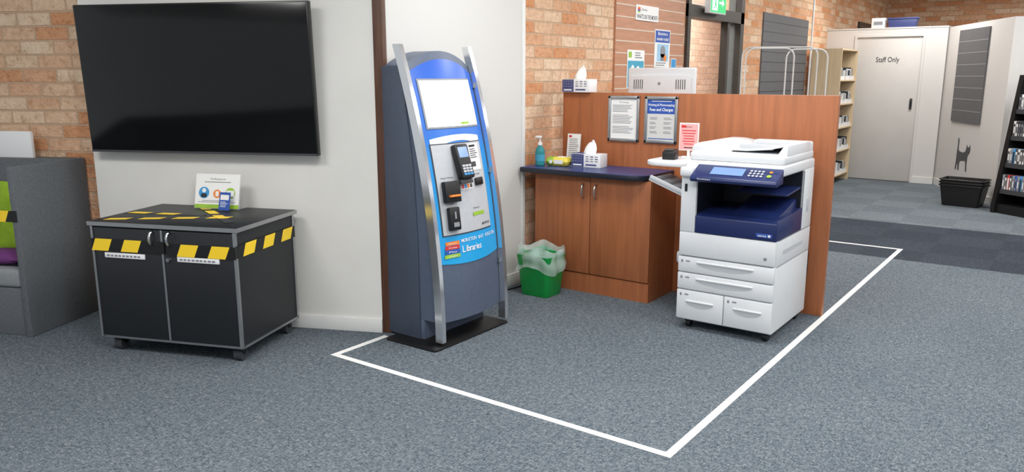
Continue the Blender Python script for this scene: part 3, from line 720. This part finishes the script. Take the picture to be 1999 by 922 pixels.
for k in range(7):
    x=-.36+k*.12; b.tube([(x,-.145,.35),(x,.17,.35)],.004,6)
b.build('wire_shelf','wire_white',wr)
for x,y in ((-.42,-.15),(.38,-.13),(.36,.17),(-.40,.17)): B().lathe([(.018,0),(.018,.03)],10,Mx=Matrix.Translation((x,y,0))).build('foot','black',wr)
o=B().lathe([(.010,0),(.010,3.0)],10).build('pole','wire_white',loc=(-2.62,9.3,0)); tag(o,'thin white pole rising to the ceiling behind the wire rack','pole')
# wooden bookcase
bc=thing('bookcase','pale wood bookcase beside the staff only door','bookcase',(-3.02,11.96,0),R(90))
B().box(-.46,-.44,-.2,.2,0,1.86).build('side_panel','light_wood',bc); B().box(.42,.44,-.2,.2,0,1.86).build('side_panel','light_wood',bc)
B().box(-.44,.42,.185,.2,0,1.86).build('back_panel','light_wood',bc); B().box(-.46,.44,-.2,.2,1.86,1.88).build('top','light_wood',bc)
SZ=[.12,.47,.80,1.13,1.46]
for z in SZ: B().box(-.44,.42,-.195,.185,z-.02,z).build('shelf','light_wood',bc)
names=['lowest','second','third','fourth','top']
for i,z in enumerate(SZ):
    for k,(x,kind) in enumerate(((-.26,0),(.02,1),(.28,0))):
        loc=CL(x,-.06,z+.0005,bc)
        t_=thing('storage_tray','white tray %s on the %s bookcase shelf'%(('holding black cases nearest the divider side','holding papers in the middle','holding dark cases nearest the staff door')[k],names[i]),'tray',loc,R(90))
        B().prism([(-.12,0),(.12,0),(.12,.11),(.115,.11),(.115,.005),(-.115,.005),(-.115,.05),(-.12,.05)],'x',-.1,.1).prism([(-.12,0),(.12,0),(.12,.11),(-.12,.05)],'x',-.104,-.1).prism([(-.12,0),(.12,0),(.12,.11),(-.12,.05)],'x',.1,.104).build('tray','white',t_)
        for q in range(5): B().box(-.09+q*.035,-.062+q*.035,-.1,.1,.006,.13+.04*random.random()).build('card',('ink','paper')[(q+k)%2],t_)
# boxes on staff block
o=B().box(-.09,.09,-.06,.06,0,.14,bev=.003).rect(FM(0,-.061,.07),-.06,.06,-.03,.02,1).build('carton',['white','mid_grey'],loc=(-2.62,12.62,2.1905)); tag(o,'small white carton on top of the staff room wall','box')
tb=thing('storage_crate','dark blue lidded crate on top of the staff room wall','crate',(-2.3,12.62,2.1905))
B().prism([(-.17,0),(.17,0),(.19,.11),(-.19,.11)],'y',-.08,.08,bev=.004).build('tub','box_navy',tb); B().box(-.2,.2,-.09,.09,.11,.135,bev=.006).build('lid','box_navy',tb)
# cat decal
cat=[(.02,.40),(.05,.405),(.065,.36),(.06,.30),(.065,.265),(.09,.245),(.2,.235),(.27,.255),(.29,.29),(.30,.345),(.33,.315),(.37,.315),(.395,.35),(.41,.29),(.40,.25),(.37,.225),(.35,.20),(.345,.12),(.36,.02),(.325,.015),(.31,.1),(.29,.145),(.2,.135),(.14,.13),(.12,.08),(.13,.015),(.09,.01),(.08,.07),(.06,.10),(.04,.015),(.005,.01),(.02,.12),(.02,.2),(.025,.28),(.03,.34)]
o=B().prism([(.78+p[0]*1.1,p[1]*1.05+.285) for p in cat],'y',-.003,-.0005).build('cat_decal','decal_grey',loc=RO,rz=RW); tag(o,'dark grey cat silhouette with raised tail on the cream wall','wall decal')
# baskets
def crate(loc,rz,label):
    cr=thing('basket',label,'basket',loc,rz,None)
    b=B(); L=[]
    for z,k in ((0,.84),(.25,1.0),(.25,.985),(.008,.825)): L.append([(p[0],p[1],z) for p in rr(-.23*k,.23*k,-.16*k,.16*k,.03)])
    b.loft(L).build('tub','black',cr)
    P=rr(-.236,.236,-.166,.166,.035); B().tube([(p[0],p[1],.245) for p in P],.009,8,closed=True).build('rim','black',cr)
    return cr
for k,n_ in enumerate(('bottom black basket of the stack below the cat picture','middle black basket of the stack below the cat picture','top black basket of the stack below the cat picture')):
    crate((-1.10,10.60,.032*k+.0005*k),R(-8),n_)
# media stand
ms=thing('display_stand','black sloping display stand of disc cases at the right wall','display stand',(-.785,10.25,0),R(-37))
HT=1.52
def fy(z): return .02+.17*z/HT
for x0 in (0,.92):
    B().prism([(0,0),(.0,.08),(fy(HT),HT),(.44,HT),(.44,0)],'x',x0,x0+.05).build('side_panel','black',ms)
B().box(.05,.92,.425,.44,0,HT).build('back_panel','black',ms)
B().box(.05,.92,.03,.43,0,.1).build('base','black',ms)
DZ=[.24,.53,.83,1.12]; sn_=['lowest','second','third','top']
for z in DZ: B().box(.05,.92,fy(z),.43,z-.02,z).box(.05,.92,fy(z),fy(z)+.006,z,z+.03).build('shelf','dark_grey',ms)
cols=['paper','ink','red','sky_blue','mid_grey','poster_blue','orange','dark_grey','wall_cream']; cn=['white','black','red','light blue','grey','blue','orange','charcoal','cream']
protos={}
for i,z in enumerate(DZ):
    x=.055
    while x<.55:
        ci=random.choice([0,0,1,1,1,2,3,4,4,4,5,7,7,7,8,8]); th_=.03
        y=fy(z)+.012
        loc=CL(x+th_/2,y,z+.0005,ms)
        lab='%s disc case standing on the %s shelf of the black display stand'%(cn[ci],sn_[i]); grp='disc cases on the %s shelf of the display stand'%sn_[i]
        if ci in protos:
            o=copy_tree(protos[ci]); o.location=loc; tag(o,lab,'disc case',grp)
        else:
            o=thing('disc_case',lab,'disc case',loc,R(-37),grp)
            B().box(-.0135,.0135,0,.135,0,.19,bev=.002).build('case',cols[ci],o)
            B().rect(FM(0,-.0006,0),-.009,.009,.03,.16,0).rect(FM(0,-.0006,0),-.006,.006,.06,.13,1,.0003).build('spine_label',[('ink_grey','mid_grey','paper','ink','ink_grey')[ci%5],('paper','ink')[ci%2]],o)
            protos[ci]=o
        x+=.0305

# ------------------------------------------------------------------ light and camera
def area(x,y,z,sx,sy,e,col=(1,.985,.965)):
    l=bpy.data.lights.new('ceiling_or_fill_lamp','AREA'); l.shape='RECTANGLE'; l.size=sx; l.size_y=sy; l.energy=e; l.color=col
    o=bpy.data.objects.new('ceiling_or_fill_lamp',l); C.objects.link(o); o.location=(x,y,z)
for x,y in ((-3.2,.4),(-1.4,1.4),(.6,1.0),(-1.9,3.7),(.4,4.0),(-1.6,6.4),(.6,6.8),(-1.6,9.3),(.5,9.6),(-1.9,11.6),(2.6,3),(2.6,7),(-1,14.6),(1.5,13.5)):
    area(x,y,2.95,1.2,.6,(52 if y<2 else 46) if y<8 else 43)
area(-4.2,8.2,2.9,.8,1.5,95); area(-4.2,10.2,2.9,.8,1.5,95)  # added unseen lamps to brighten the brick wall beyond the entry door
wd=bpy.data.worlds.new('world'); SC.world=wd; wd.use_nodes=True
wd.node_tree.nodes['Background'].inputs[0].default_value=(.92,.96,1,1); wd.node_tree.nodes['Background'].inputs[1].default_value=.6
cd=bpy.data.cameras.new('camera'); co=bpy.data.objects.new('camera',cd); C.objects.link(co)
cd.sensor_width=36; cd.lens=1530*36/1999; cd.clip_end=100
co.location=(0,0,1.5); co.rotation_euler=(R(90-11.49),0,R(36.1))
SC.camera=co
SC.view_settings.view_transform='Standard'; SC.view_settings.exposure=0
